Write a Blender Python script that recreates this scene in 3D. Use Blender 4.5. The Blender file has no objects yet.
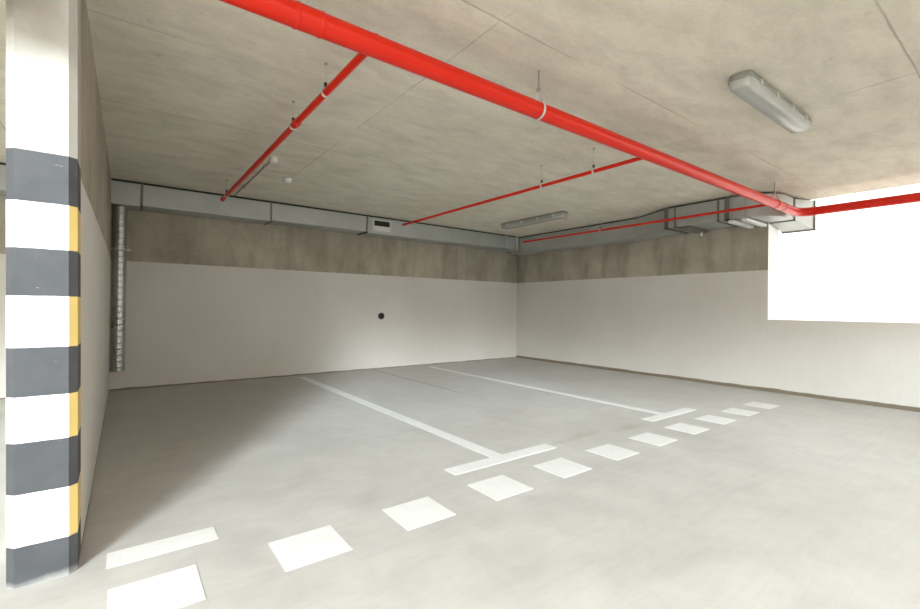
import bpy, bmesh, math, random
from mathutils import Vector, Matrix
random.seed(7)
scene = bpy.context.scene
COL = scene.collection
PI = math.pi

# ------------------------------------------------------------------ materials
def mat(name):
    m = bpy.data.materials.new(name)
    m.use_nodes = True
    nt = m.node_tree
    b = nt.nodes['Principled BSDF']
    return m, nt, b

def node(nt, kind, **kw):
    n = nt.nodes.new(kind)
    for k, v in kw.items():
        if k in n.inputs.keys() if hasattr(n, 'inputs') else False:
            n.inputs[k].default_value = v
        else:
            setattr(n, k, v)
    return n

def L(nt, a, b):
    nt.links.new(a, b)

def math_node(nt, op, a, b=None, c=None, clamp=False):
    n = nt.nodes.new('ShaderNodeMath'); n.operation = op; n.use_clamp = clamp
    for i, v in enumerate((a, b, c)):
        if v is None: continue
        if isinstance(v, (int, float)): n.inputs[i].default_value = v
        else: L(nt, v, n.inputs[i])
    return n.outputs[0]

def mix(nt, fac, a, b, mode='MIX'):
    n = nt.nodes.new('ShaderNodeMix'); n.data_type = 'RGBA'; n.blend_type = mode
    for sock, v in ((n.inputs[0], fac), (n.inputs[6], a), (n.inputs[7], b)):
        if isinstance(v, (int, float)): sock.default_value = v
        elif isinstance(v, tuple): sock.default_value = (*v[:3], 1)
        else: L(nt, v, sock)
    return n.outputs[2]

def coords(nt, scale=(1, 1, 1), loc=(0, 0, 0)):
    tc = nt.nodes.new('ShaderNodeTexCoord')
    mp = nt.nodes.new('ShaderNodeMapping')
    mp.inputs['Scale'].default_value = scale
    mp.inputs['Location'].default_value = loc
    L(nt, tc.outputs['Object'], mp.inputs[0])
    return mp.outputs[0]

def noise(nt, vec, scale, detail=4, rough=.55, dist=0):
    n = nt.nodes.new('ShaderNodeTexNoise')
    n.inputs['Scale'].default_value = scale
    n.inputs['Detail'].default_value = detail
    n.inputs['Roughness'].default_value = rough
    n.inputs['Distortion'].default_value = dist
    L(nt, vec, n.inputs['Vector'])
    return n.outputs['Fac']

def ramp(nt, fac, stops):
    n = nt.nodes.new('ShaderNodeValToRGB')
    e = n.color_ramp.elements
    while len(e) < len(stops): e.new(.5)
    for el, (p, c) in zip(e, stops):
        el.position = p
        el.color = (c, c, c, 1) if isinstance(c, (int, float)) else (*c, 1)
    L(nt, fac, n.inputs[0])
    return n.outputs[0]

def maprange(nt, v, a, b, c=0, d=1):
    n = nt.nodes.new('ShaderNodeMapRange')
    n.inputs[1].default_value = a; n.inputs[2].default_value = b
    n.inputs[3].default_value = c; n.inputs[4].default_value = d
    L(nt, v, n.inputs[0])
    return n.outputs[0]

def xyz(nt):
    tc = nt.nodes.new('ShaderNodeTexCoord')
    s = nt.nodes.new('ShaderNodeSeparateXYZ')
    L(nt, tc.outputs['Object'], s.inputs[0])
    return s.outputs

def bump(nt, b, h, strength=.2, dist=.01):
    n = nt.nodes.new('ShaderNodeBump')
    n.inputs['Strength'].default_value = strength
    n.inputs['Distance'].default_value = dist
    L(nt, h, n.inputs['Height'])
    L(nt, n.outputs[0], b.inputs['Normal'])

def plain(name, col, rough=.5, metal=0, var=.08, nscale=18, spec=.5):
    m, nt, b = mat(name)
    v = coords(nt)
    f = noise(nt, v, nscale, 5)
    d = tuple(max(0, c * (1 - var)) for c in col); u = tuple(min(1, c * (1 + var)) for c in col)
    L(nt, ramp(nt, f, [(.3, d), (.7, u)]), b.inputs['Base Color'])
    b.inputs['Roughness'].default_value = rough
    b.inputs['Metallic'].default_value = metal
    b.inputs['Specular IOR Level'].default_value = spec
    return m

M = {}
PAINT_Z = 1.775

def wall_material(name, base_dirt):
    m, nt, b = mat(name)
    X, Y, Z = xyz(nt)
    v = coords(nt)
    # bare concrete: clouds, vertical runs and darker damp patches
    cl = noise(nt, v, 1.3, 6, .62)
    fine = noise(nt, v, 28, 4, .6)
    runs = noise(nt, coords(nt, (1.7, 1.7, .42)), 1.3, 6, .62, .6)
    base = ramp(nt, cl, [(.28, (.33, .29, .225)), (.72, (.50, .45, .36))])
    runsm = ramp(nt, runs, [(.34, .74), (.58, 1.04)])
    conc = mix(nt, 1.0, base, runsm, 'MULTIPLY')
    conc = mix(nt, .35, conc, ramp(nt, fine, [(.3, .62), (.7, 1.0)]), 'MULTIPLY')
    # white emulsion paint
    pn = noise(nt, v, .9, 5, .5)
    pf = noise(nt, coords(nt, (9, 9, 1.2)), 2.0, 3)
    paint = ramp(nt, pn, [(.25, (.61, .58, .53)), (.75, (.67, .645, .60))])
    paint = mix(nt, .10, paint, ramp(nt, pf, [(.3, .75), (.7, 1.0)]), 'MULTIPLY')
    lit_reveal = math_node(nt, 'MULTIPLY', math_node(nt, 'LESS_THAN', Y, 2.5215), math_node(nt, 'GREATER_THAN', X, 7.5415))
    edge = noise(nt, v, 12, 3)
    zz = math_node(nt, 'ADD', Z, math_node(nt, 'MULTIPLY', math_node(nt, 'SUBTRACT', edge, .5), .012))
    top = maprange(nt, zz, PAINT_Z - .004, PAINT_Z + .004)
    top = math_node(nt, 'MULTIPLY', top, math_node(nt, 'SUBTRACT', 1.0, lit_reveal))
    paint = mix(nt, lit_reveal, paint, (.90, .89, .88))  # sunlight on the window jamb put into the colour as whiter paint
    c = mix(nt, top, paint, conc)
    # unpainted dusty gap along the foot of the wall
    gap = noise(nt, v, 3.5, 4)
    g = math_node(nt, 'ADD', Z, math_node(nt, 'MULTIPLY', math_node(nt, 'SUBTRACT', gap, .5), .03))
    low = maprange(nt, g, base_dirt, base_dirt + .012, 1, 0)
    c = mix(nt, low, c, (.20, .165, .115))
    L(nt, c, b.inputs['Base Color'])
    b.inputs['Roughness'].default_value = .75
    b.inputs['Specular IOR Level'].default_value = .3
    bump(nt, b, math_node(nt, 'ADD', fine, math_node(nt, 'MULTIPLY', cl, 1.5)), .25, .006)
    return m

M['wall'] = wall_material('painted_concrete_wall', .012)
M['wall_r'] = wall_material('painted_concrete_wall_right', .045)

def ceiling_material():
    m, nt, b = mat('board_cast_concrete')
    X, Y, Z = xyz(nt)
    v = coords(nt)
    cl = noise(nt, v, .55, 7, .62, .4)
    mid = noise(nt, coords(nt, (1, 2.2, 1)), 2.6, 6, .65, .3)
    fine = noise(nt, v, 36, 4, .6)
    spots = noise(nt, v, 7, 3, .5)
    c = ramp(nt, cl, [(.25, (.66, .605, .495)), (.75, (.78, .725, .61))])
    c = mix(nt, .55, c, ramp(nt, mid, [(.30, .68), (.60, 1.04)]), 'MULTIPLY')
    c = mix(nt, .25, c, ramp(nt, fine, [(.3, .7), (.7, 1.0)]), 'MULTIPLY')
    c = mix(nt, .5, c, ramp(nt, spots, [(.20, .55), (.30, 1.0)]), 'MULTIPLY')
    wob = math_node(nt, 'MULTIPLY', math_node(nt, 'SUBTRACT', noise(nt, v, 3, 3), .5), .02)
    def joint(axis, period, off, w, breakscale):
        t = math_node(nt, 'ADD', math_node(nt, 'SUBTRACT', axis, off), wob)
        t = math_node(nt, 'DIVIDE', t, period)
        t = math_node(nt, 'ABSOLUTE', math_node(nt, 'SUBTRACT', t, math_node(nt, 'ROUND', t)))
        t = math_node(nt, 'MULTIPLY', t, period)
        k = maprange(nt, t, w * .3, w, 1, 0)
        br = ramp(nt, noise(nt, v, breakscale, 4), [(.38, 0.0), (.62, 1.0)])
        return math_node(nt, 'MULTIPLY', k, br)
    j1 = joint(Y, 1.325, .56, .008, 1.0)
    j2 = joint(X, 2.58, 1.695, .008, .9)
    j = math_node(nt, 'MAXIMUM', j1, j2)
    c = mix(nt, math_node(nt, 'MULTIPLY', j, .48), c, (.16, .135, .095))
    L(nt, c, b.inputs['Base Color'])
    b.inputs['Roughness'].default_value = .8
    b.inputs['Specular IOR Level'].default_value = .25
    h = math_node(nt, 'SUBTRACT', math_node(nt, 'ADD', fine, math_node(nt, 'MULTIPLY', mid, 2)), math_node(nt, 'MULTIPLY', j, 2))
    bump(nt, b, h, .3, .006)
    return m
M['ceiling'] = ceiling_material()

def floor_material():
    m, nt, b = mat('power_floated_concrete')
    X, Y, Z = xyz(nt)
    v = coords(nt)
    cl = noise(nt, v, .7, 6, .6, .5)
    mid = noise(nt, v, 3.2, 6, .62, .8)
    scr = noise(nt, coords(nt, (1.2, 14, 1), (3, 1, 0)), 1.6, 4, .6, .6)
    fine = noise(nt, v, 60, 3, .6)
    c = ramp(nt, cl, [(.25, (.465, .45, .417)), (.75, (.555, .54, .507))])
    c = mix(nt, .45, c, ramp(nt, mid, [(.30, .70), (.62, 1.04)]), 'MULTIPLY')
    c = mix(nt, .25, c, ramp(nt, scr, [(.30, .80), (.60, 1.02)]), 'MULTIPLY')
    c = mix(nt, .15, c, ramp(nt, fine, [(.3, .8), (.7, 1.0)]), 'MULTIPLY')
    # rusty brown smears in the bay mouth, beside the painted tee
    def blob(cx, cy, rx, ry, soft):
        dx = math_node(nt, 'DIVIDE', math_node(nt, 'SUBTRACT', X, cx), rx)
        dy = math_node(nt, 'DIVIDE', math_node(nt, 'SUBTRACT', Y, cy), ry)
        d = math_node(nt, 'ADD', math_node(nt, 'MULTIPLY', dx, dx), math_node(nt, 'MULTIPLY', dy, dy))
        d = math_node(nt, 'ADD', d, math_node(nt, 'MULTIPLY', math_node(nt, 'SUBTRACT', mid, .5), 7.0))
        return maprange(nt, d, .1, 1.1, soft, 0)
    s = math_node(nt, 'MAXIMUM', blob(3.35, 2.63, .38, .07, .35), blob(4.05, 2.55, .25, .06, .40))
    c = mix(nt, s, c, (.33, .27, .18))
    # saw-cut control joint running out from the back wall
    jx = math_node(nt, 'ABSOLUTE', math_node(nt, 'SUBTRACT', X, math_node(nt, 'ADD', 3.76, math_node(nt, 'MULTIPLY', math_node(nt, 'SUBTRACT', cl, .5), .05))))
    jm = maprange(nt, jx, .006, .02, 1, 0)
    jm = math_node(nt, 'MULTIPLY', jm, maprange(nt, Y, 4.6, 5.4))
    c = mix(nt, math_node(nt, 'MULTIPLY', jm, .75), c, (.13, .105, .075))
    L(nt, c, b.inputs['Base Color'])
    L(nt, ramp(nt, mid, [(.3, .42), (.7, .60)]), b.inputs['Roughness'])
    b.inputs['Specular IOR Level'].default_value = .4
    bump(nt, b, mid, .08, .004)
    return m
M['floor'] = floor_material()

def marking_material():
    m, nt, b = mat('white_floor_paint')
    v = coords(nt)
    f = noise(nt, v, 5, 5, .6); g = noise(nt, v, 45, 4, .6)
    c = ramp(nt, f, [(.3, (.67, .665, .64)), (.7, (.735, .73, .71))])
    c = mix(nt, .25, c, ramp(nt, g, [(.28, .7), (.5, 1.0)]), 'MULTIPLY')
    L(nt, c, b.inputs['Base Color'])
    b.inputs['Roughness'].default_value = .6
    return m
M['marking'] = marking_material()

def pillar_material():
    m, nt, b = mat('banded_pillar_paint')
    X, Y, Z = xyz(nt)
    v = coords(nt)
    n1 = noise(nt, v, 6, 5); n2 = noise(nt, v, 40, 4, .65)
    zz = math_node(nt, 'ADD', Z, math_node(nt, 'MULTIPLY', math_node(nt, 'SUBTRACT', n2, .5), .004))
    edges = [.167, .384, .597, .788, .993, 1.21, 1.41, 1.605, 1.818]
    light = None                                   # 1 on the pale bands
    for k in range(1, 9, 2):
        a = math_node(nt, 'GREATER_THAN', zz, edges[k - 1])
        c = math_node(nt, 'LESS_THAN', zz, edges[k])
        t = math_node(nt, 'MULTIPLY', a, c)
        light = t if light is None else math_node(nt, 'ADD', light, t)
    black = mix(nt, ramp(nt, n1, [(.3, 0.0), (.7, 1.0)]), (.042, .044, .048), (.062, .064, .068))
    scuff = ramp(nt, noise(nt, coords(nt, (1, 1, 2.5)), 16, 5, .7), [(.66, 0.0), (.74, .5)])
    black = mix(nt, scuff, black, (.42, .41, .39))
    white = mix(nt, ramp(nt, n1, [(.3, 0.0), (.7, 1.0)]), (.74, .735, .71), (.80, .795, .78))
    pinkz = math_node(nt, 'MULTIPLY', math_node(nt, 'LESS_THAN', zz, .384), .8)
    white = mix(nt, pinkz, white, (.78, .69, .61))
    yellow = mix(nt, ramp(nt, n1, [(.3, 0.0), (.7, 1.0)]), (.64, .47, .15), (.70, .52, .18))
    # yellow on the corner bevel and on the side facing the parking bays
    side = math_node(nt, 'GREATER_THAN', math_node(nt, 'ADD', X, math_node(nt, 'MULTIPLY', Z, .0125)), -.1665)
    pale = mix(nt, side, white, yellow)
    col = mix(nt, light, black, pale)
    conc = ramp(nt, noise(nt, v, 5, 6, .65), [(.3, (.36, .35, .31)), (.7, (.50, .48, .43))])
    top = math_node(nt, 'GREATER_THAN', zz, 1.818)
    col = mix(nt, top, col, conc)
    dust = maprange(nt, math_node(nt, 'ADD', Z, math_node(nt, 'MULTIPLY', math_node(nt, 'SUBTRACT', n1, .5), .06)), .0, .03, .6, 0)
    col = mix(nt, dust, col, (.42, .41, .38))
    L(nt, col, b.inputs['Base Color'])
    b.inputs['Roughness'].default_value = .6
    bump(nt, b, math_node(nt, 'ADD', n1, n2), .2, .004)
    return m
M['pillar'] = pillar_material()

def galvanised(name, dark=1.0, rough=.42, metal=.75):
    m, nt, b = mat(name)
    v = coords(nt)
    vo = nt.nodes.new('ShaderNodeTexVoronoi'); vo.inputs['Scale'].default_value = 55
    L(nt, v, vo.inputs['Vector'])
    f = noise(nt, v, 2.2, 5, .6)
    s = nt.nodes.new('ShaderNodeSeparateColor'); L(nt, vo.outputs['Color'], s.inputs[0])
    k = math_node(nt, 'ADD', math_node(nt, 'MULTIPLY', s.outputs[0], .10), math_node(nt, 'MULTIPLY', f, .90))
    a = tuple(c * dark for c in (.40, .42, .40)); z = tuple(c * dark for c in (.52, .54, .52))
    L(nt, ramp(nt, k, [(.25, a), (.75, z)]), b.inputs['Base Color'])
    L(nt, ramp(nt, f, [(.3, rough - .08), (.7, rough + .10)]), b.inputs['Roughness'])
    b.inputs['Metallic'].default_value = metal
    return m
M['galv'] = galvanised('galvanised_sheet', .95, .45, .5)
M['spiral'] = galvanised('galvanised_spiral_tube', .95, .30, .95)
M['flange'] = galvanised('duct_flange_steel', .42, .5, .6)
M['bright'] = galvanised('bright_zinc_collar', 1.2, .4, .5)
M['gap_shade'] = plain('dark_gap_shade', (.035, .035, .03), .8)  # near-black, stands in for the shade in the gap above the ducts

def red_material():
    m, nt, b = mat('red_pipe_enamel')
    v = coords(nt)
    f = noise(nt, v, 4, 5)
    L(nt, ramp(nt, f, [(.3, (.60, .014, .003)), (.7, (.66, .020, .005))]), b.inputs['Base Color'])
    b.inputs["Roughness"].default_value = .30
    b.inputs['Specular IOR Level'].default_value = .28
    return m
M['red'] = red_material()
M['zinc'] = plain('zinc_rod', (.36, .36, .34), .45, .7)
M['zinc_pale'] = plain('zinc_strap', (.62, .61, .58), .45, .4)
M['dark_metal'] = plain('dark_bolt', (.06, .055, .045), .6, .3)
M['white_plastic'] = plain('white_plastic', (.74, .74, .71), .4, 0, .03)
M['grey_plastic'] = plain('grey_plastic_housing', (.27, .28, .25), .5, 0, .05)
M['pale_plastic'] = plain('pale_grey_plastic', (.50, .50, .46), .45, 0, .05)
M['black'] = plain('black_recess', (.018, .018, .018), .9)
M['strut'] = plain('pale_steel_channel', (.74, .74, .72), .4, .15, .04)
M['hole'] = plain('dark_pipe_mouth', (.05, .045, .035), .8)
M['ground'] = plain('pale_yard_concrete', (.76, .75, .72), .9, 0, .05, 2)
M['sky_block'] = plain('grey_sky_block', (.42, .40, .36), .9, 0, .08, 2)
M['tube'] = plain('white_fluorescent_tube', (.85, .85, .84), .3, 0, .01)

def cover_material():
    m, nt, b = mat('clear_light_cover')
    b.inputs['Base Color'].default_value = (.80, .79, .75, 1)
    b.inputs['Roughness'].default_value = .07
    tr = nt.nodes.new('ShaderNodeBsdfTransparent'); tr.inputs[0].default_value = (.95, .94, .91, 1)
    fr = nt.nodes.new('ShaderNodeFresnel'); fr.inputs[0].default_value = 1.5
    ms = nt.nodes.new('ShaderNodeMixShader')
    L(nt, math_node(nt, 'ADD', math_node(nt, 'MULTIPLY', fr.outputs[0], .8), .30, clamp=True), ms.inputs[0])
    L(nt, tr.outputs[0], ms.inputs[1]); L(nt, b.outputs[0], ms.inputs[2])
    L(nt, ms.outputs[0], nt.nodes['Material Output'].inputs[0])
    return m
M['cover'] = cover_material()

# ------------------------------------------------------------------ mesh tools
def new_bm(): return bmesh.new()

def add_box(bm, x0, x1, y0, y1, z0, z1, bevel=0):
    r = bmesh.ops.create_cube(bm, size=1)
    vs = r['verts']
    for v in vs:
        v.co = Vector((x0 + (v.co.x + .5) * (x1 - x0), y0 + (v.co.y + .5) * (y1 - y0), z0 + (v.co.z + .5) * (z1 - z0)))
    if bevel:
        es = list({e for v in vs for e in v.link_edges})
        bmesh.ops.bevel(bm, geom=es, offset=bevel, segments=2, profile=.5, affect='EDGES')

def frames(pts):
    pts = [Vector(p) for p in pts]
    out = []
    t0 = (pts[1] - pts[0]).normalized()
    up = Vector((0, 0, 1)) if abs(t0.z) < .9 else Vector((1, 0, 0))
    n = (up - t0 * up.dot(t0)).normalized()
    for i, p in enumerate(pts):
        if i == 0: t = (pts[1] - p).normalized()
        elif i == len(pts) - 1: t = (p - pts[-2]).normalized()
        else: t = ((pts[i + 1] - p).normalized() + (p - pts[i - 1]).normalized()).normalized()
        n = (n - t * n.dot(t)).normalized()
        out.append((p, t, n, t.cross(n)))
    return out

def add_tube(bm, pts, r, segs=20, caps=True):
    rings = []
    fr = frames(pts)
    for i, (p, t, n, b) in enumerate(fr):
        rr = r[i] if isinstance(r, (list, tuple)) else r
        rings.append([bm.verts.new(p + (n * math.cos(a) + b * math.sin(a)) * rr) for a in [2 * PI * k / segs for k in range(segs)]])
    for a, c in zip(rings, rings[1:]):
        for k in range(segs):
            bm.faces.new((a[k], a[(k + 1) % segs], c[(k + 1) % segs], c[k]))
    if caps:
        bm.faces.new(list(reversed(rings[0]))); bm.faces.new(rings[-1])

def add_prism(bm, poly, z0, z1):
    """plan polygon (counter-clockwise) extruded from z0 to z1; z0/z1 may be lists per vertex"""
    n = len(poly)
    zl = z0 if isinstance(z0, list) else [z0] * n
    zh = z1 if isinstance(z1, list) else [z1] * n
    lo = [bm.verts.new((x, y, z)) for (x, y), z in zip(poly, zl)]
    hi = [bm.verts.new((x, y, z)) for (x, y), z in zip(poly, zh)]
    for k in range(n):
        bm.faces.new((lo[k], lo[(k + 1) % n], hi[(k + 1) % n], hi[k]))
    bm.faces.new(list(reversed(lo))); bm.faces.new(hi)

def arc(cx, cy, r, a0, a1, n):
    return [(cx + r * math.cos(a0 + (a1 - a0) * k / n), cy + r * math.sin(a0 + (a1 - a0) * k / n)) for k in range(n + 1)]

def obj(name, bm, material, parent=None, smooth=0, origin=None):
    bmesh.ops.recalc_face_normals(bm, faces=bm.faces)
    me = bpy.data.meshes.new(name)
    bm.to_mesh(me); bm.free()
    if origin is not None:
        me.transform(Matrix.Translation(-Vector(origin)))
    me.materials.append(material)
    if smooth:
        for p in me.polygons: p.use_smooth = True
        me.set_sharp_from_angle(angle=math.radians(smooth))
    o = bpy.data.objects.new(name, me)
    COL.objects.link(o)
    if origin is not None: o.location = origin
    if parent: o.parent = parent
    return o

def struct(name, bm, material, smooth=0):
    o = obj(name, bm, material, None, smooth)
    o['kind'] = 'structure'
    return o

def tag(o, label, cat, group=None):
    o['label'] = label; o['category'] = cat
    if group: o['group'] = group
    return o

def thing(name, label, cat, loc=(0, 0, 0), rotz=0, group=None):
    o = bpy.data.objects.new(name, None)
    o.empty_display_size = .1
    COL.objects.link(o)
    o.location = loc; o.rotation_euler = (0, 0, rotz)
    return tag(o, label, cat, group)

def dup(root, loc, label, rotz=0, skip=()):
    r = root.copy(); COL.objects.link(r)
    r.location = loc; r.rotation_euler = (0, 0, rotz); r['label'] = label
    for ch in [c for c in bpy.data.objects if c.parent == root]:
        c = ch.copy(); COL.objects.link(c); c.parent = r
        for g in [q for q in bpy.data.objects if q.parent == ch]:
            d = g.copy(); COL.objects.link(d); d.parent = c
    return r

# ------------------------------------------------------------------ the setting
CZ = 2.80           # ceiling soffit
YB = 7.73           # face of the back wall
XR = 7.54           # face of the right wall
XL = -.14           # face of the left wall
WJ = 2.52           # jamb of the opening in the right wall
SILL = 1.05
FRONT = FRONT_Y = .35

bm = new_bm(); add_box(bm, -6.0, XR, -7.0, YB, -.15, 0); struct('floor', bm, M['floor'])
bm = new_bm(); add_box(bm, -6.0, 7.95, YB, YB + .25, 0, CZ); struct('wall_back', bm, M['wall'])
bm = new_bm()      # the wall and its end pillar are very slightly out of plumb
LEAN = .0125
add_prism(bm, [(-.345, 2.80), (XL, 2.80), (XL + .02, YB), (-.345, YB)], 0, CZ)
for v in bm.verts:
    if v.co.y < 3: v.co.x -= LEAN * v.co.z
struct('wall_left', bm, M['wall'])
bm = new_bm()
add_box(bm, XR, 7.95, WJ, YB, 0, CZ)
add_box(bm, XR, 7.95, -7.0, WJ, 0, SILL)
struct('wall_right', bm, M['wall_r'])
bm = new_bm()
add_prism(bm, [(-.40, FRONT), (1.9, FRONT), (3.1, -3.7), (8.0, -3.7), (8.0, 7.98), (-6.0, 7.98), (-6.0, 2.22), (-.40, 2.22)], CZ, CZ + .3)  # front outline, out of view, is shaped to steer the incoming daylight
struct('ceiling', bm, M['ceiling'])
bm = new_bm()
for_x = [-6.0, -.385]
ring = [[bm.verts.new((x, y, z)) for y, z in ((2.22, 2.40), (2.58, 2.345), (2.58, CZ), (2.22, CZ))] for x in for_x]
for k in range(4): bm.faces.new((ring[0][k], ring[0][(k + 1) % 4], ring[1][(k + 1) % 4], ring[1][k]))
bm.faces.new(ring[0]); bm.faces.new(ring[1])
for v in bm.verts:
    if v.co.x > -1: v.co.x -= LEAN * v.co.z
struct('ceiling_shade_beam', bm, M['ceiling'])  # beam added to cut the daylight off the pillar top
bm = new_bm(); add_box(bm, 7.95, 60, -40, 45, -.4, -.2); add_box(bm, -40, 7.95, -40, -7.0, -.4, -.05); add_box(bm, -40, -6.0, -7.0, 20, -.4, -.05); struct('ground_outside', bm, M['ground'])
bm = new_bm(); add_box(bm, 2.5, 7.54, -4.3, -4.0, 0, 1.9); struct('wall_sky_block', bm, M['sky_block'])  # unseen wall added behind the camera to block the low sky

# ------------------------------------------------------------------ striped pillar
bm = new_bm()
x0, x1, y0, y1, ch = -.366, XL, 2.58, 2.80, .028
add_prism(bm, [(x0 + ch, y0), (x1 - ch, y0), (x1, y0 + ch), (x1, y1), (x0, y1), (x0, y0 + ch)], 0, CZ)
for v in bm.verts: v.co.x -= LEAN * v.co.z
tag(obj('striped_pillar', bm, M['pillar'], None), 'concrete pillar with black, white and yellow warning bands at the end of the left wall', 'pillar')

# ------------------------------------------------------------------ floor markings
MT = .0025
bm = new_bm()
def tee(label, xa, xb, ya, yb, stem=None):
    bm = new_bm()
    if stem:
        s0, s1, ye = stem
        poly = [(xa, ya), (xb, ya), (xb, yb), (s1, yb), (s1, ye), (s0, ye), (s0, yb), (xa, yb)]
    else:
        poly = [(xa, ya), (xb, ya), (xb, yb), (xa, yb)]
    cx = (xa + xb) / 2; cy = (ya + yb) / 2
    add_prism(bm, poly, .0004, MT)
    return tag(obj('parking_line', bm, M['marking'], None, 0, (cx, cy, 0)), label, 'floor marking', 'white bay lines on the floor')
tee('long white painted bay line with crossbar, nearest the round hole in the back wall', 1.885, 2.955, 2.535, 2.670, (2.335, 2.455, 7.50))
tee('long white painted bay line with crossbar, farther right towards the back corner', 4.475, 5.437, 2.540, 2.672, (4.835, 4.945, 7.45))
tee('short white painted bar on the floor against the left wall beside the striped pillar', -.040, .405, 2.540, 2.690)

ords = ['nearest the striped pillar, cut by the picture edge', 'second from the striped pillar', 'third from the striped pillar',
        'fourth from the pillar, before the first crossbar', 'fifth from the pillar, by the right end of the first crossbar',
        'sixth from the pillar, midway between the two crossbars', 'seventh from the pillar, left of the second crossbar',
        'eighth from the pillar, just in front of the second crossbar', 'ninth from the pillar, off the right end of the second crossbar',
        'next to last before the right wall', 'last and smallest towards the right wall']
bm = new_bm(); add_box(bm, -.1575, .1575, -.148, .148, .0004, MT)
d0 = obj('floor_dash', bm, M['marking'])
for k, o_ in enumerate(ords):
    d = d0 if k == 0 else d0.copy()
    if k: COL.objects.link(d)
    d.location = (.127 + .6255 * k, 2.198, 0)
    tag(d, 'white painted floor dash, ' + o_, 'floor marking', 'row of white dashes across the floor')

# ------------------------------------------------------------------ sprinkler pipes
PY, PZ, PR = 2.121, 2.528, .056
EX = 7.437
pipe = thing('sprinkler_main_pipe', 'thick red fire sprinkler main running under the ceiling and turning at the window opening', 'pipe', (0, PY, PZ))
def local(pts): return [(x, y - PY, z - PZ) for x, y, z in pts]
bm = new_bm(); add_tube(bm, local([(-3.0, PY, PZ), (EX - .17, PY, PZ)]), PR, 40); obj('pipe_run', bm, M['red'], pipe, 40)
bm = new_bm()
R = .17
add_tube(bm, local([(EX - R - .03, PY, PZ)] + [(EX - R + R * math.sin(a), PY - R + R * math.cos(a), PZ) for a in [PI / 2 * k / 12 for k in range(13)]] + [(EX, PY - R - .03, PZ)]), PR + .003, 40)
obj('elbow', bm, M['red'], pipe, 40)
bm = new_bm(); add_tube(bm, local([(EX, PY - R, PZ), (EX, -2.45, PZ)]), PR, 40); obj('pipe_return', bm, M['red'], pipe, 40)
for xc, w in ((.630, .008), (.745, .008), (6.80, .008)):
    bm = new_bm(); add_tube(bm, local([(xc - w, PY, PZ), (xc - w * .5, PY, PZ), (xc + w * .5, PY, PZ), (xc + w, PY, PZ)]), [PR + .001, PR + .0035, PR + .0035, PR + .001], 40)
    obj('weld_ring', bm, M['red'] if xc < 2 else M['dark_metal'], pipe, 40)
bm = new_bm(); add_tube(bm, local([(.638, PY, PZ), (.737, PY, PZ)]), PR + .0012, 40); obj('coupling', bm, M['red'], pipe, 40)

def branch(name, label, x, z, yend, r, couplings=()):
    t = thing(name, label, 'pipe', (x, PY, z), 0, 'thin red sprinkler branches')
    bm = new_bm(); add_tube(bm, [(0, PR - .003, 0), (0, yend - PY - .03, 0)], r, 24); obj('pipe_run', bm, M['red'], t, 40)
    bm = new_bm(); add_tube(bm, [(0, PR - .003, 0), (0, PR + .045, 0)], [r * 1.45, r * 1.2], 24); obj('saddle_tee', bm, M['red'], t, 40)
    bm = new_bm(); add_tube(bm, [(0, yend - PY - .05, 0), (0, yend - PY - .006, 0), (0, yend - PY, 0)], [r * 1.25, r * 1.25, r * .9], 24); obj('end_cap', bm, M['red'], t, 40)
    for yc in couplings:
        bm = new_bm(); add_tube(bm, [(0, yc - PY - .035, 0), (0, yc - PY - .03, 0), (0, yc - PY + .03, 0), (0, yc - PY + .035, 0)], [r, r * 1.28, r * 1.28, r], 24)
        obj('coupling', bm, M['red'], t, 40)
    return t
B1 = (1.069, 2.600, .0235); B2 = (3.784, 2.566, .0190); B3 = (6.76, 2.574, .0175)
branch('sprinkler_branch_pipe', 'thin red sprinkler pipe at left, nearest the striped pillar, with a coupling', B1[0], B1[1], 6.75, B1[2], (3.56,))
branch('sprinkler_branch_pipe', 'thin red sprinkler pipe in the middle, ending in front of the duct grille', B2[0], B2[1], 6.63, B2[2])
branch('sprinkler_branch_pipe', 'thin red sprinkler pipe at right, running along the duct on the right wall', B3[0], B3[1], 6.75, B3[2])

def clevis(label, x, sm='zinc_pale'):
    t = thing('pipe_hanger', label, 'pipe hanger', (x, PY, CZ), 0, 'hangers of the thick red main')
    d = PZ - CZ
    bm = new_bm(); add_tube(bm, [(0, 0, -.0005), (0, 0, d + PR + .082)], .006, 10); obj('threaded_rod', bm, M['zinc'], t, 40)
    bm = new_bm(); add_tube(bm, [(0, 0, d + PR + .074), (0, 0, d + PR + .096)], .013, 6); obj('nut', bm, M['zinc'], t)
    bm = new_bm()   # strap: a flat loop round the pipe rising to a point at the nut
    w = .009; prof = [(0, d + PR + .088)]
    rr = PR + .0035
    for k in range(25):
        a = math.radians(48) - math.radians(276) * k / 24
        prof.append((rr * math.cos(a), d + rr * math.sin(a)))
    prof.append((0, d + PR + .088))
    for (ya, za), (yb, zb) in zip(prof, prof[1:]):
        n = Vector((0, zb - za, -(yb - ya))).normalized() * .0035
        q = []
        for dx in (-w, w):
            for (yy, zz) in ((ya, za), (yb, zb)):
                q.append((bm.verts.new((dx, yy, zz)), bm.verts.new((dx + n.x, yy - n.y, zz - n.z))))
        (a0, a1), (b0, b1), (c0, c1), (e0, e1) = q
        for f in ((a0, b0, e0, c0), (a1, c1, e1, b1), (a0, a1, b1, b0), (c0, e0, e1, c1), (a0, c0, c1, a1), (b0, b1, e1, e0)):
            bm.faces.new(f)
    obj('strap', bm, M[sm], t)
    return t
clevis('steel clevis hanger round the thick red main, in the middle of the ceiling', 2.254)
clevis('steel clevis hanger round the thick red main near the window opening', 6.55, 'red')

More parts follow.
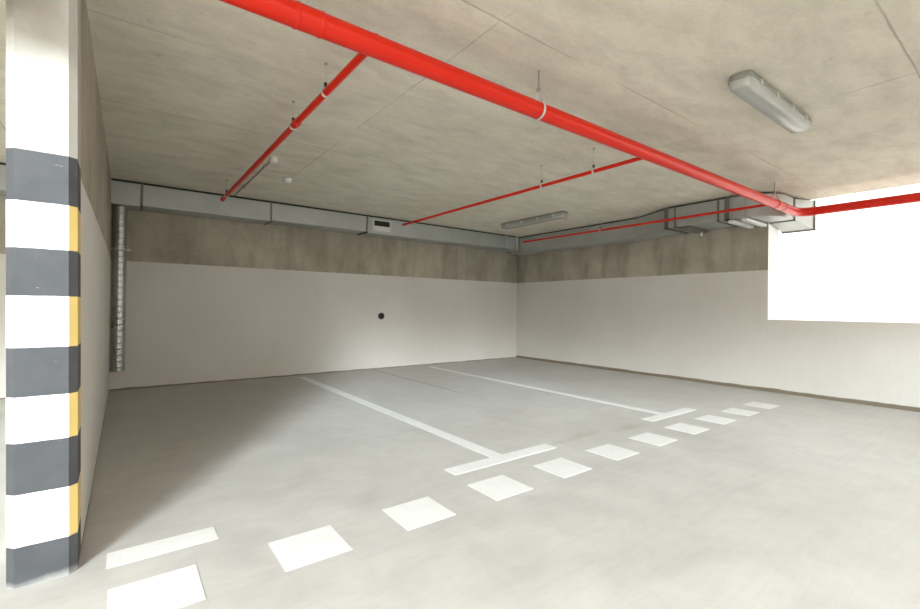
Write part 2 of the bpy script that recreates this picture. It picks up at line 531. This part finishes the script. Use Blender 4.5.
def ring_hanger(label, x, y, z, r):
    t = thing('branch_hanger', label, 'pipe hanger', (x, y, CZ), 0, 'hangers of the thin red branches')
    d = z - CZ
    bm = new_bm(); add_tube(bm, [(0, 0, -.0005), (0, 0, d + r + .004)], .003, 8); obj('threaded_rod', bm, M['pale_plastic'], t, 40)
    bm = new_bm(); add_tube(bm, [(0, 0, d + r + .018), (0, 0, d + r + .045)], .012, 6); obj('nut', bm, M['dark_metal'], t)
    bm = new_bm()
    pr = [(r + .0008, -.011), (r + .005, -.008), (r + .005, .008), (r + .0008, .011)]
    rg = [[bm.verts.new((q * math.cos(2 * PI * k / 24), yy, d + q * math.sin(2 * PI * k / 24))) for q, yy in pr] for k in range(24)]
    for k in range(24):
        for u in range(4): bm.faces.new((rg[k][u], rg[k][(u + 1) % 4], rg[(k + 1) % 24][(u + 1) % 4], rg[(k + 1) % 24][u]))
    obj('pipe_ring', bm, M['zinc_pale'], t, 40)
    bm = new_bm(); add_tube(bm, [(0, 0, -.012), (0, 0, -.0005)], .010, 12); obj('ceiling_anchor', bm, M['zinc'], t, 40)
ring_hanger('zinc ring hanger on the left thin red pipe, close to the thick main', B1[0], 2.93, B1[1], B1[2])
ring_hanger('zinc ring hanger on the left thin red pipe, at its far end above the duct', B1[0], 6.45, B1[1], B1[2])
ring_hanger('zinc ring hanger on the left thin red pipe, behind its coupling', B1[0], 3.635, B1[1], B1[2])
ring_hanger('zinc ring hanger on the middle thin red pipe, closer to the thick main', B2[0], 2.80, B2[1], B2[2])
ring_hanger('zinc ring hanger on the middle thin red pipe, farther from the thick main', B2[0], 3.50, B2[1], B2[2])
ring_hanger('zinc ring hanger on the right thin red pipe beside the widening duct', B3[0], 4.85, B3[1], B3[2])

# ------------------------------------------------------------------ ceiling devices
t = thing('smoke_detector', 'small round white smoke detector on the ceiling near the back duct', 'detector', (1.672, 5.90, CZ))
bm = new_bm(); add_tube(bm, [(0, 0, 0), (0, 0, -.018)], .058, 28); obj('base_plate', bm, M['white_plastic'], t, 40)
bm = new_bm(); add_tube(bm, [(0, 0, -.018), (0, 0, -.034), (0, 0, -.048), (0, 0, -.054)], [.050, .048, .036, .02], 28); obj('sensor_head', bm, M['white_plastic'], t, 40)

t = thing('junction_box', 'small white junction box with a conduit, on the ceiling beside the left thin red pipe', 'junction box', (1.315, 5.16, CZ))
bm = new_bm(); add_tube(bm, [(0, 0, 0), (0, 0, -.042), (0, 0, -.048)], [.04, .04, .034], 24); obj('box_body', bm, M['white_plastic'], t, 40)
bm = new_bm(); add_tube(bm, [(0, .038, -.014), (0, 2.06, -.014)], .0115, 12); obj('conduit', bm, M['pale_plastic'], t, 40)
for yy in (.35, .95, 1.55):
    bm = new_bm(); add_box(bm, -.022, .022, yy - .008, yy + .008, -.028, 0, .002); obj('conduit_clip', bm, M['pale_plastic'], t)

def batten(label, loc, rot):
    t = thing('batten_light', label, 'ceiling light', loc, rot, 'batten lights on the ceiling')
    Lh = .635
    def pod(bm, L_, w, z0, z1, taper):
        n = 8
        def plan(hl, hw):
            r = hw * .55
            p = []
            for cx, cy, a in ((hl - r, hw - r, 0), (-hl + r, hw - r, PI / 2), (-hl + r, -hw + r, PI), (hl - r, -hw + r, 3 * PI / 2)):
                p += [(cx + r * math.cos(a + PI / 2 * k / n), cy + r * math.sin(a + PI / 2 * k / n)) for k in range(n + 1)]
            return p
        rings = []
        for (s, z) in taper:
            rings.append([bm.verts.new((x, y, z)) for x, y in plan(L_ - (1 - s) * w, w * s)])
        for a, c in zip(rings, rings[1:]):
            m_ = len(a)
            for k in range(m_): bm.faces.new((a[k], a[(k + 1) % m_], c[(k + 1) % m_], c[k]))
        bm.faces.new(rings[0]); bm.faces.new(list(reversed(rings[-1])))
    bm = new_bm(); pod(bm, Lh, .080, 0, 0, [(.80, 0), (.92, -.012), (1, -.040), (1, -.046)]); obj('housing', bm, M['grey_plastic'], t, 35)
    bm = new_bm(); pod(bm, Lh - .004, .077, 0, 0, [(1, -.0465), (.985, -.066), (.86, -.096), (.80, -.101), (.74, -.103)]); obj('diffuser', bm, M['cover'], t, 35)
    bm = new_bm(); add_box(bm, -.60, .60, -.060, .060, -.0485, -.0465); obj('reflector_tray', bm, M['white_plastic'], t)
    for yy in (-.026, .026):
        bm = new_bm(); add_tube(bm, [(-.57, yy, -.070), (.57, yy, -.070)], .013, 14); tb = obj('fluorescent_tube', bm, M['tube'], t, 40)
        for xx in (-.585, .585):
            bm = new_bm(); add_box(bm, xx - .018, xx + .018, yy - .016, yy + .016, -.086, -.049, .003); obj('lamp_holder', bm, M['white_plastic'], tb)
    for sx in (-.46, -.16, .16, .46):
        for sy in (-1, 1):
            bm = new_bm(); add_box(bm, sx - .016, sx + .016, sy * .079 - .006, sy * .079 + .006, -.064, -.026, .002); obj('clip', bm, M['pale_plastic'], t)
    return t
l1 = batten('grey weatherproof fluorescent batten light, large, on the ceiling at upper right', (3.965, 1.295, CZ), 0)
l2 = dup(l1, (5.88, 5.66, CZ), 'grey weatherproof fluorescent batten light, small and distant, near the back right corner', PI / 2)
l2.scale = (1.22, 1, 1)      # the longer size of the same fitting

# ------------------------------------------------------------------ ducts
DF, DB = 7.30, 7.66
def flange_x(bm, x, ya, yb, za, zb, w=.014, p=.012):
    add_box(bm, x - w, x + w, ya - p, ya + .02, za - p, zb)       # front leg
    add_box(bm, x - w, x + w, ya - p, yb, za - p, za + .012)      # bottom leg
t = thing('back_duct', 'long galvanised ventilation duct under the ceiling along the back wall, with a grille', 'duct', (3.5, DF, 2.5))
def P(bm, name, material, smooth=0):
    """child mesh written in world coordinates"""
    o = obj(name, bm, material, None, smooth)
    o.data.transform(Matrix.Translation(-t.location)); o.parent = t
    return o
segs = [(XL + .004, .20, 2.475, 0), (.20, 1.83, 2.485, 0), (1.83, 3.44, 2.500, 0), (3.44, 5.12, 2.480, -.012), (5.12, 6.74, 2.490, 0)]
for a, c, zb, dy in segs:
    bm = new_bm(); add_box(bm, a + .002, c - .002, DF + dy, DB, zb, 2.768, .004); P(bm, 'duct_section', M['galv'])
for x in (.20, 1.83, 3.44):
    bm = new_bm(); flange_x(bm, x, DF, DB, 2.485, 2.776); P(bm, 'flange', M['flange'])
bm = new_bm(); flange_x(bm, 5.12, DF, DB, 2.488, 2.772, .008, .006); P(bm, 'flange', M['galv'])
bm = new_bm(); add_box(bm, 6.742, 7.185, DF + .006, DB, 2.486, 2.768, .004); P(bm, 'corner_section', M['galv'])
for x in (6.76, 7.10):
    bm = new_bm(); flange_x(bm, x, DF, DB, 2.482, 2.776, .018, .014); P(bm, 'collar', M['bright'])
bm = new_bm()
add_box(bm, XL + .004, 7.19, DF + .03, DB - .02, 2.766, CZ - .001); P(bm, 'gap_shade_strip', M['gap_shade'])  # dark strip painted for the shade between duct and ceiling
# grille: pale frame, dark slot, lower slats
gx0, gx1, gz0, gz1, gy = 3.515, 3.925, 2.515, 2.735, DF - .012
bm = new_bm()
add_box(bm, gx0, gx1, gy - .014, gy, gz0, gz1, .003)
g = P(bm, 'vent_grille', M['pale_plastic'])
bm = new_bm(); add_box(bm, gx0 + .055, gx1 - .055, gy - .016, gy - .0145, gz0 + .105, gz1 - .025); P(bm, 'slot', M['black']).parent = g
bpy.data.objects[-1] if False else None
for k in range(4):
    z = gz0 + .022 + k * .021
    bm = new_bm(); add_box(bm, gx0 + .055, gx1 - .055, gy - .019, gy - .0145, z, z + .012); P(bm, 'slat', M['white_plastic']).parent = g

# neighbouring bay: the same run behind the pillar
t = thing('neighbouring_duct', 'sunlit galvanised duct glimpsed at the left edge of the photo behind the striped pillar', 'duct', (-2, DF, 2.5))
bm = new_bm(); add_box(bm, -5.9, -.35, DF, DB, 2.48, 2.768, .004); P(bm, 'duct_section', M['galv'])
bm = new_bm(); add_box(bm, -5.9, -.35, DF + .03, DB - .02, 2.766, CZ - .001); P(bm, 'gap_shade_strip', M['gap_shade'])
for x in (-1.45, -3.0):
    bm = new_bm(); flange_x(bm, x, DF, DB, 2.48, 2.776); P(bm, 'flange', M['flange'])

# right-hand duct
DXR = 7.50
t = thing('side_duct', 'galvanised ventilation duct along the right wall, widening and turning out through the window opening', 'duct', (7.2, 4.5, 2.45))
bm = new_bm(); add_prism(bm, [(7.20, 4.42), (DXR, 4.42), (DXR, DF + .30), (7.20, DF + .30)], 2.42, 2.768); P(bm, 'narrow_section', M['galv'])
bm = new_bm(); add_prism(bm, [(6.85, 3.67), (DXR, 3.67), (DXR, 4.42), (7.20, 4.42)], [2.465, 2.465, 2.42, 2.42], 2.768); P(bm, 'widening_section', M['galv'])
bm = new_bm(); add_prism(bm, [(6.85, 2.84), (DXR, 2.84), (DXR, 3.67), (6.85, 3.67)], 2.465, 2.768); P(bm, 'wide_section', M['galv'])
FY = 2.215
outer = arc(7.29, FY + .44, .44, PI, 1.5 * PI, 10)
inner = [(7.57, FY), (7.57, 2.505), (7.53, 2.505), (DXR, 2.56), (DXR, 2.84)]
bm = new_bm(); add_prism(bm, outer + inner + [(6.85, 2.84)], 2.465, 2.768); P(bm, 'elbow_section', M['galv'], 30)
bm = new_bm()     # flared outlet: an open sleeve
def sleeve(bm, x0, r0, x1, r1, th=.004):
    def ring(x, r, d): return [bm.verts.new((x, y, z)) for y, z in ((r[0] + d, r[2] + d), (r[1] - d, r[2] + d), (r[1] - d, r[3] - d), (r[0] + d, r[3] - d))]
    a, b_, c, e = ring(x0, r0, 0), ring(x1, r1, 0), ring(x0, r0, th), ring(x1, r1, th)
    for k in range(4):
        j = (k + 1) % 4
        bm.faces.new((a[k], a[j], b_[j], b_[k])); bm.faces.new((c[k], e[k], e[j], c[j]))
        bm.faces.new((b_[k], b_[j], e[j], e[k])); bm.faces.new((a[k], c[k], c[j], a[j]))
sleeve(bm, 7.57, (FY, 2.505, 2.465, 2.768), 8.05, (2.11, 2.51, 2.372, 2.790)); P(bm, 'outlet', M['galv'])
def frame_x(x, r, w, p):
    bm = new_bm()
    add_box(bm, x - w, x + w, r[0] - p, r[0] + .004, r[2] - p, r[3] + p * .4)
    add_box(bm, x - w, x + w, r[1] - .004, r[1] + p * .3, r[2] - p, r[3] + p * .4)
    add_box(bm, x - w, x + w, r[0] - p, r[1] + p * .3, r[2] - p, r[2] + .004)
    add_box(bm, x - w, x + w, r[0] - p, r[1] + p * .3, r[3] - .004, r[3] + p * .4)
    P(bm, 'flange', M['flange'])
frame_x(7.57, (FY, 2.505, 2.465, 2.768), .018, .014)
frame_x(8.055, (2.11, 2.51, 2.372, 2.790), .018, .014)
def frame_y(y, x, zb, w, p, m_):
    bm = new_bm()
    add_box(bm, x - p, x + .01, y - w, y + w, zb - p, 2.776)
    add_box(bm, x - p, DXR, y - w, y + w, zb - p, zb + .006)
    P(bm, 'flange', m_)
frame_y(3.69, 6.85, 2.465, .030, .016, M['flange']); frame_y(3.55, 6.85, 2.465, .012, .010, M['flange'])
frame_y(2.92, 6.85, 2.465, .014, .012, M['flange']); frame_y(2.80, 6.85, 2.465, .030, .016, M['flange'])
frame_y(4.42, 7.20, 2.42, .010, .006, M['galv'])
bm = new_bm(); add_prism(bm, [(6.90, 2.85), (7.46, 2.85), (7.46, 7.5), (7.24, 7.5), (7.24, 4.40), (6.90, 3.70)], 2.766, CZ - .001); P(bm, 'gap_shade_strip', M['gap_shade'])
for y in (2.56, 2.73):
    bm = new_bm(); add_box(bm, 6.80, 7.50, y - .035, y + .035, 2.405, 2.445, .003); P(bm, 'support_rail', M['strut'])
    bm = new_bm(); add_tube(bm, [(6.825, y + .0, 2.445), (6.825, y, CZ)], .005, 8); P(bm, 'rail_rod', M['zinc'])
bm = new_bm(); add_box(bm, 6.88, 7.48, 3.34, 3.50, 2.425, 2.464, .004); P(bm, 'underside_plate', M['flange'])
bm = new_bm(); add_tube(bm, [(7.44, 3.42, 2.426), (7.44, 3.42, 2.37)], .018, 12); P(bm, 'drain_spout', M['white_plastic'])

# spiral drop
t = thing('spiral_duct_drop', 'vertical galvanised spiral duct in the left corner of the back wall', 'duct', (-.030, 7.47, .29))
bm = new_bm()
H_, r0, seg = 2.178, .076, 32
pitch = .08; nz = 420
rings = []
for i in range(nz + 1):
    z = H_ * i / nz
    ring = []
    for k in range(seg):
        a = 2 * PI * k / seg
        ph = ((z / pitch - k / seg) % 1.0)
        d = min(ph, 1 - ph) * pitch
        ring.append(bm.verts.new(((r0 + .0035 * math.exp(-(d / .008) ** 2)) * math.cos(a), (r0 + .0035 * math.exp(-(d / .008) ** 2)) * math.sin(a), z)))
    rings.append(ring)
for a, c in zip(rings, rings[1:]):
    for k in range(seg): bm.faces.new((a[k], a[(k + 1) % seg], c[(k + 1) % seg], c[k]))
obj('spiral_tube', bm, M['spiral'], t, 60)
bm = new_bm(); add_tube(bm, [(0, 0, .002), (0, 0, .03)], .073, 28); obj('tube_mouth', bm, M['black'], t, 40)
for z, h in ((0, .04), (.17, .02), (2.10, .08)):
    bm = new_bm(); add_tube(bm, [(0, 0, z), (0, 0, z + .004), (0, 0, z + h - .004), (0, 0, z + h)], [.078, .0815, .0815, .078], 32, False); obj('collar', bm, M['spiral'], t, 40)
bm = new_bm()
add_tube(bm, [(0, 0, 1.60), (0, 0, 1.625)], .0825, 28); add_box(bm, .07, .125, -.01, .01, 1.60, 1.625); add_box(bm, -.105, -.07, -.01, .01, 1.60, 1.625)
add_box(bm, -.02, .02, .07, .258, 1.60, 1.625)
obj('wall_bracket', bm, M['zinc_pale'], t, 40)

# dark round hole in the back wall
t = thing('pipe_stub', 'dark round pipe hole in the white back wall', 'pipe stub', (3.955, YB, 1.0))
bm = new_bm()
n = 28; R0, R1 = .046, .064
va = [bm.verts.new((R1 * math.cos(2 * PI * k / n) * (1 + .05 * math.sin(3 * k)), -.0005, R1 * math.sin(2 * PI * k / n) * (1 + .05 * math.cos(2 * k)))) for k in range(n)]
vb = [bm.verts.new((R1 * .96 * math.cos(2 * PI * k / n), -.014, R1 * .96 * math.sin(2 * PI * k / n))) for k in range(n)]
vc = [bm.verts.new((R0 * math.cos(2 * PI * k / n), -.014, R0 * math.sin(2 * PI * k / n))) for k in range(n)]
vd = [bm.verts.new((R0 * math.cos(2 * PI * k / n), -.002, R0 * math.sin(2 * PI * k / n))) for k in range(n)]
for a, c in ((va, vb), (vb, vc), (vc, vd)):
    for k in range(n): bm.faces.new((a[k], a[(k + 1) % n], c[(k + 1) % n], c[k]))
obj('rim', bm, M['hole'], t, 40)
bm = new_bm(); add_tube(bm, [(0, -.004, 0), (0, -.002, 0)], R0, n); obj('recess', bm, M['black'], t)

# ------------------------------------------------------------------ daylight
w = bpy.data.worlds.new('overcast_sky'); scene.world = w
w.use_nodes = True
bg = w.node_tree.nodes['Background']
wt = w.node_tree
SKY, GLOW = 2.2, 60.0
ge = math.radians(21)                # bright hazy part of the sky, on the side of the low sun
gdir = (-.567 * math.cos(ge), -.824 * math.cos(ge), math.sin(ge))
tcw = wt.nodes.new('ShaderNodeTexCoord')
vm = wt.nodes.new('ShaderNodeVectorMath'); vm.operation = 'DOT_PRODUCT'
L(wt, tcw.outputs['Generated'], vm.inputs[0]); vm.inputs[1].default_value = gdir
k = math_node(wt, 'POWER', math_node(wt, 'MAXIMUM', vm.outputs['Value'], 0.0), 150.0)
L(wt, mix(wt, math_node(wt, 'MULTIPLY', k, 6.0, clamp=True), (1.0, .955, .89), (.80, .93, 1.0)), bg.inputs[0])
L(wt, math_node(wt, 'MULTIPLY', math_node(wt, 'ADD', math_node(wt, 'MULTIPLY', k, GLOW), 1.0), SKY), bg.inputs[1])

sun = bpy.data.lights.new('sun', 'SUN'); so = bpy.data.objects.new('sun', sun); COL.objects.link(so)
sun.energy = 0.75; sun.angle = math.radians(8); sun.color = (.97, .97, .94)
el = math.radians(14.5)
d = Vector((.567 * math.cos(el), .824 * math.cos(el), -math.sin(el)))
so.rotation_euler = d.to_track_quat('-Z', 'Y').to_euler()
so.location = (-5, -6, 5)

# ------------------------------------------------------------------ camera
cam = bpy.data.cameras.new('camera'); co = bpy.data.objects.new('camera', cam); COL.objects.link(co)
f, th, ro, pi_ = 448.488, .646672, .010509, .006497
F0 = Vector((math.sin(th), math.cos(th), 0)); R0_ = Vector((math.cos(th), -math.sin(th), 0)); U0 = Vector((0, 0, 1))
Fv = F0 * math.cos(pi_) + U0 * math.sin(pi_); U1 = U0 * math.cos(pi_) - F0 * math.sin(pi_)
Rv = R0_ * math.cos(ro) + U1 * math.sin(ro); Uv = U1 * math.cos(ro) - R0_ * math.sin(ro)
m4 = Matrix((Rv, Uv, -Fv)).transposed().to_4x4(); m4.translation = (0, 0, 1.18)
co.matrix_world = m4
cam.sensor_fit = 'HORIZONTAL'; cam.sensor_width = 36; cam.lens = 36 * f / 920
cam.clip_start = .05; cam.clip_end = 300
scene.camera = co

scene.view_settings.view_transform = 'Standard'
scene.view_settings.look = 'None'
scene.view_settings.gamma = 1
scene.view_settings.use_curve_mapping = False
scene.view_settings.exposure = 0.16
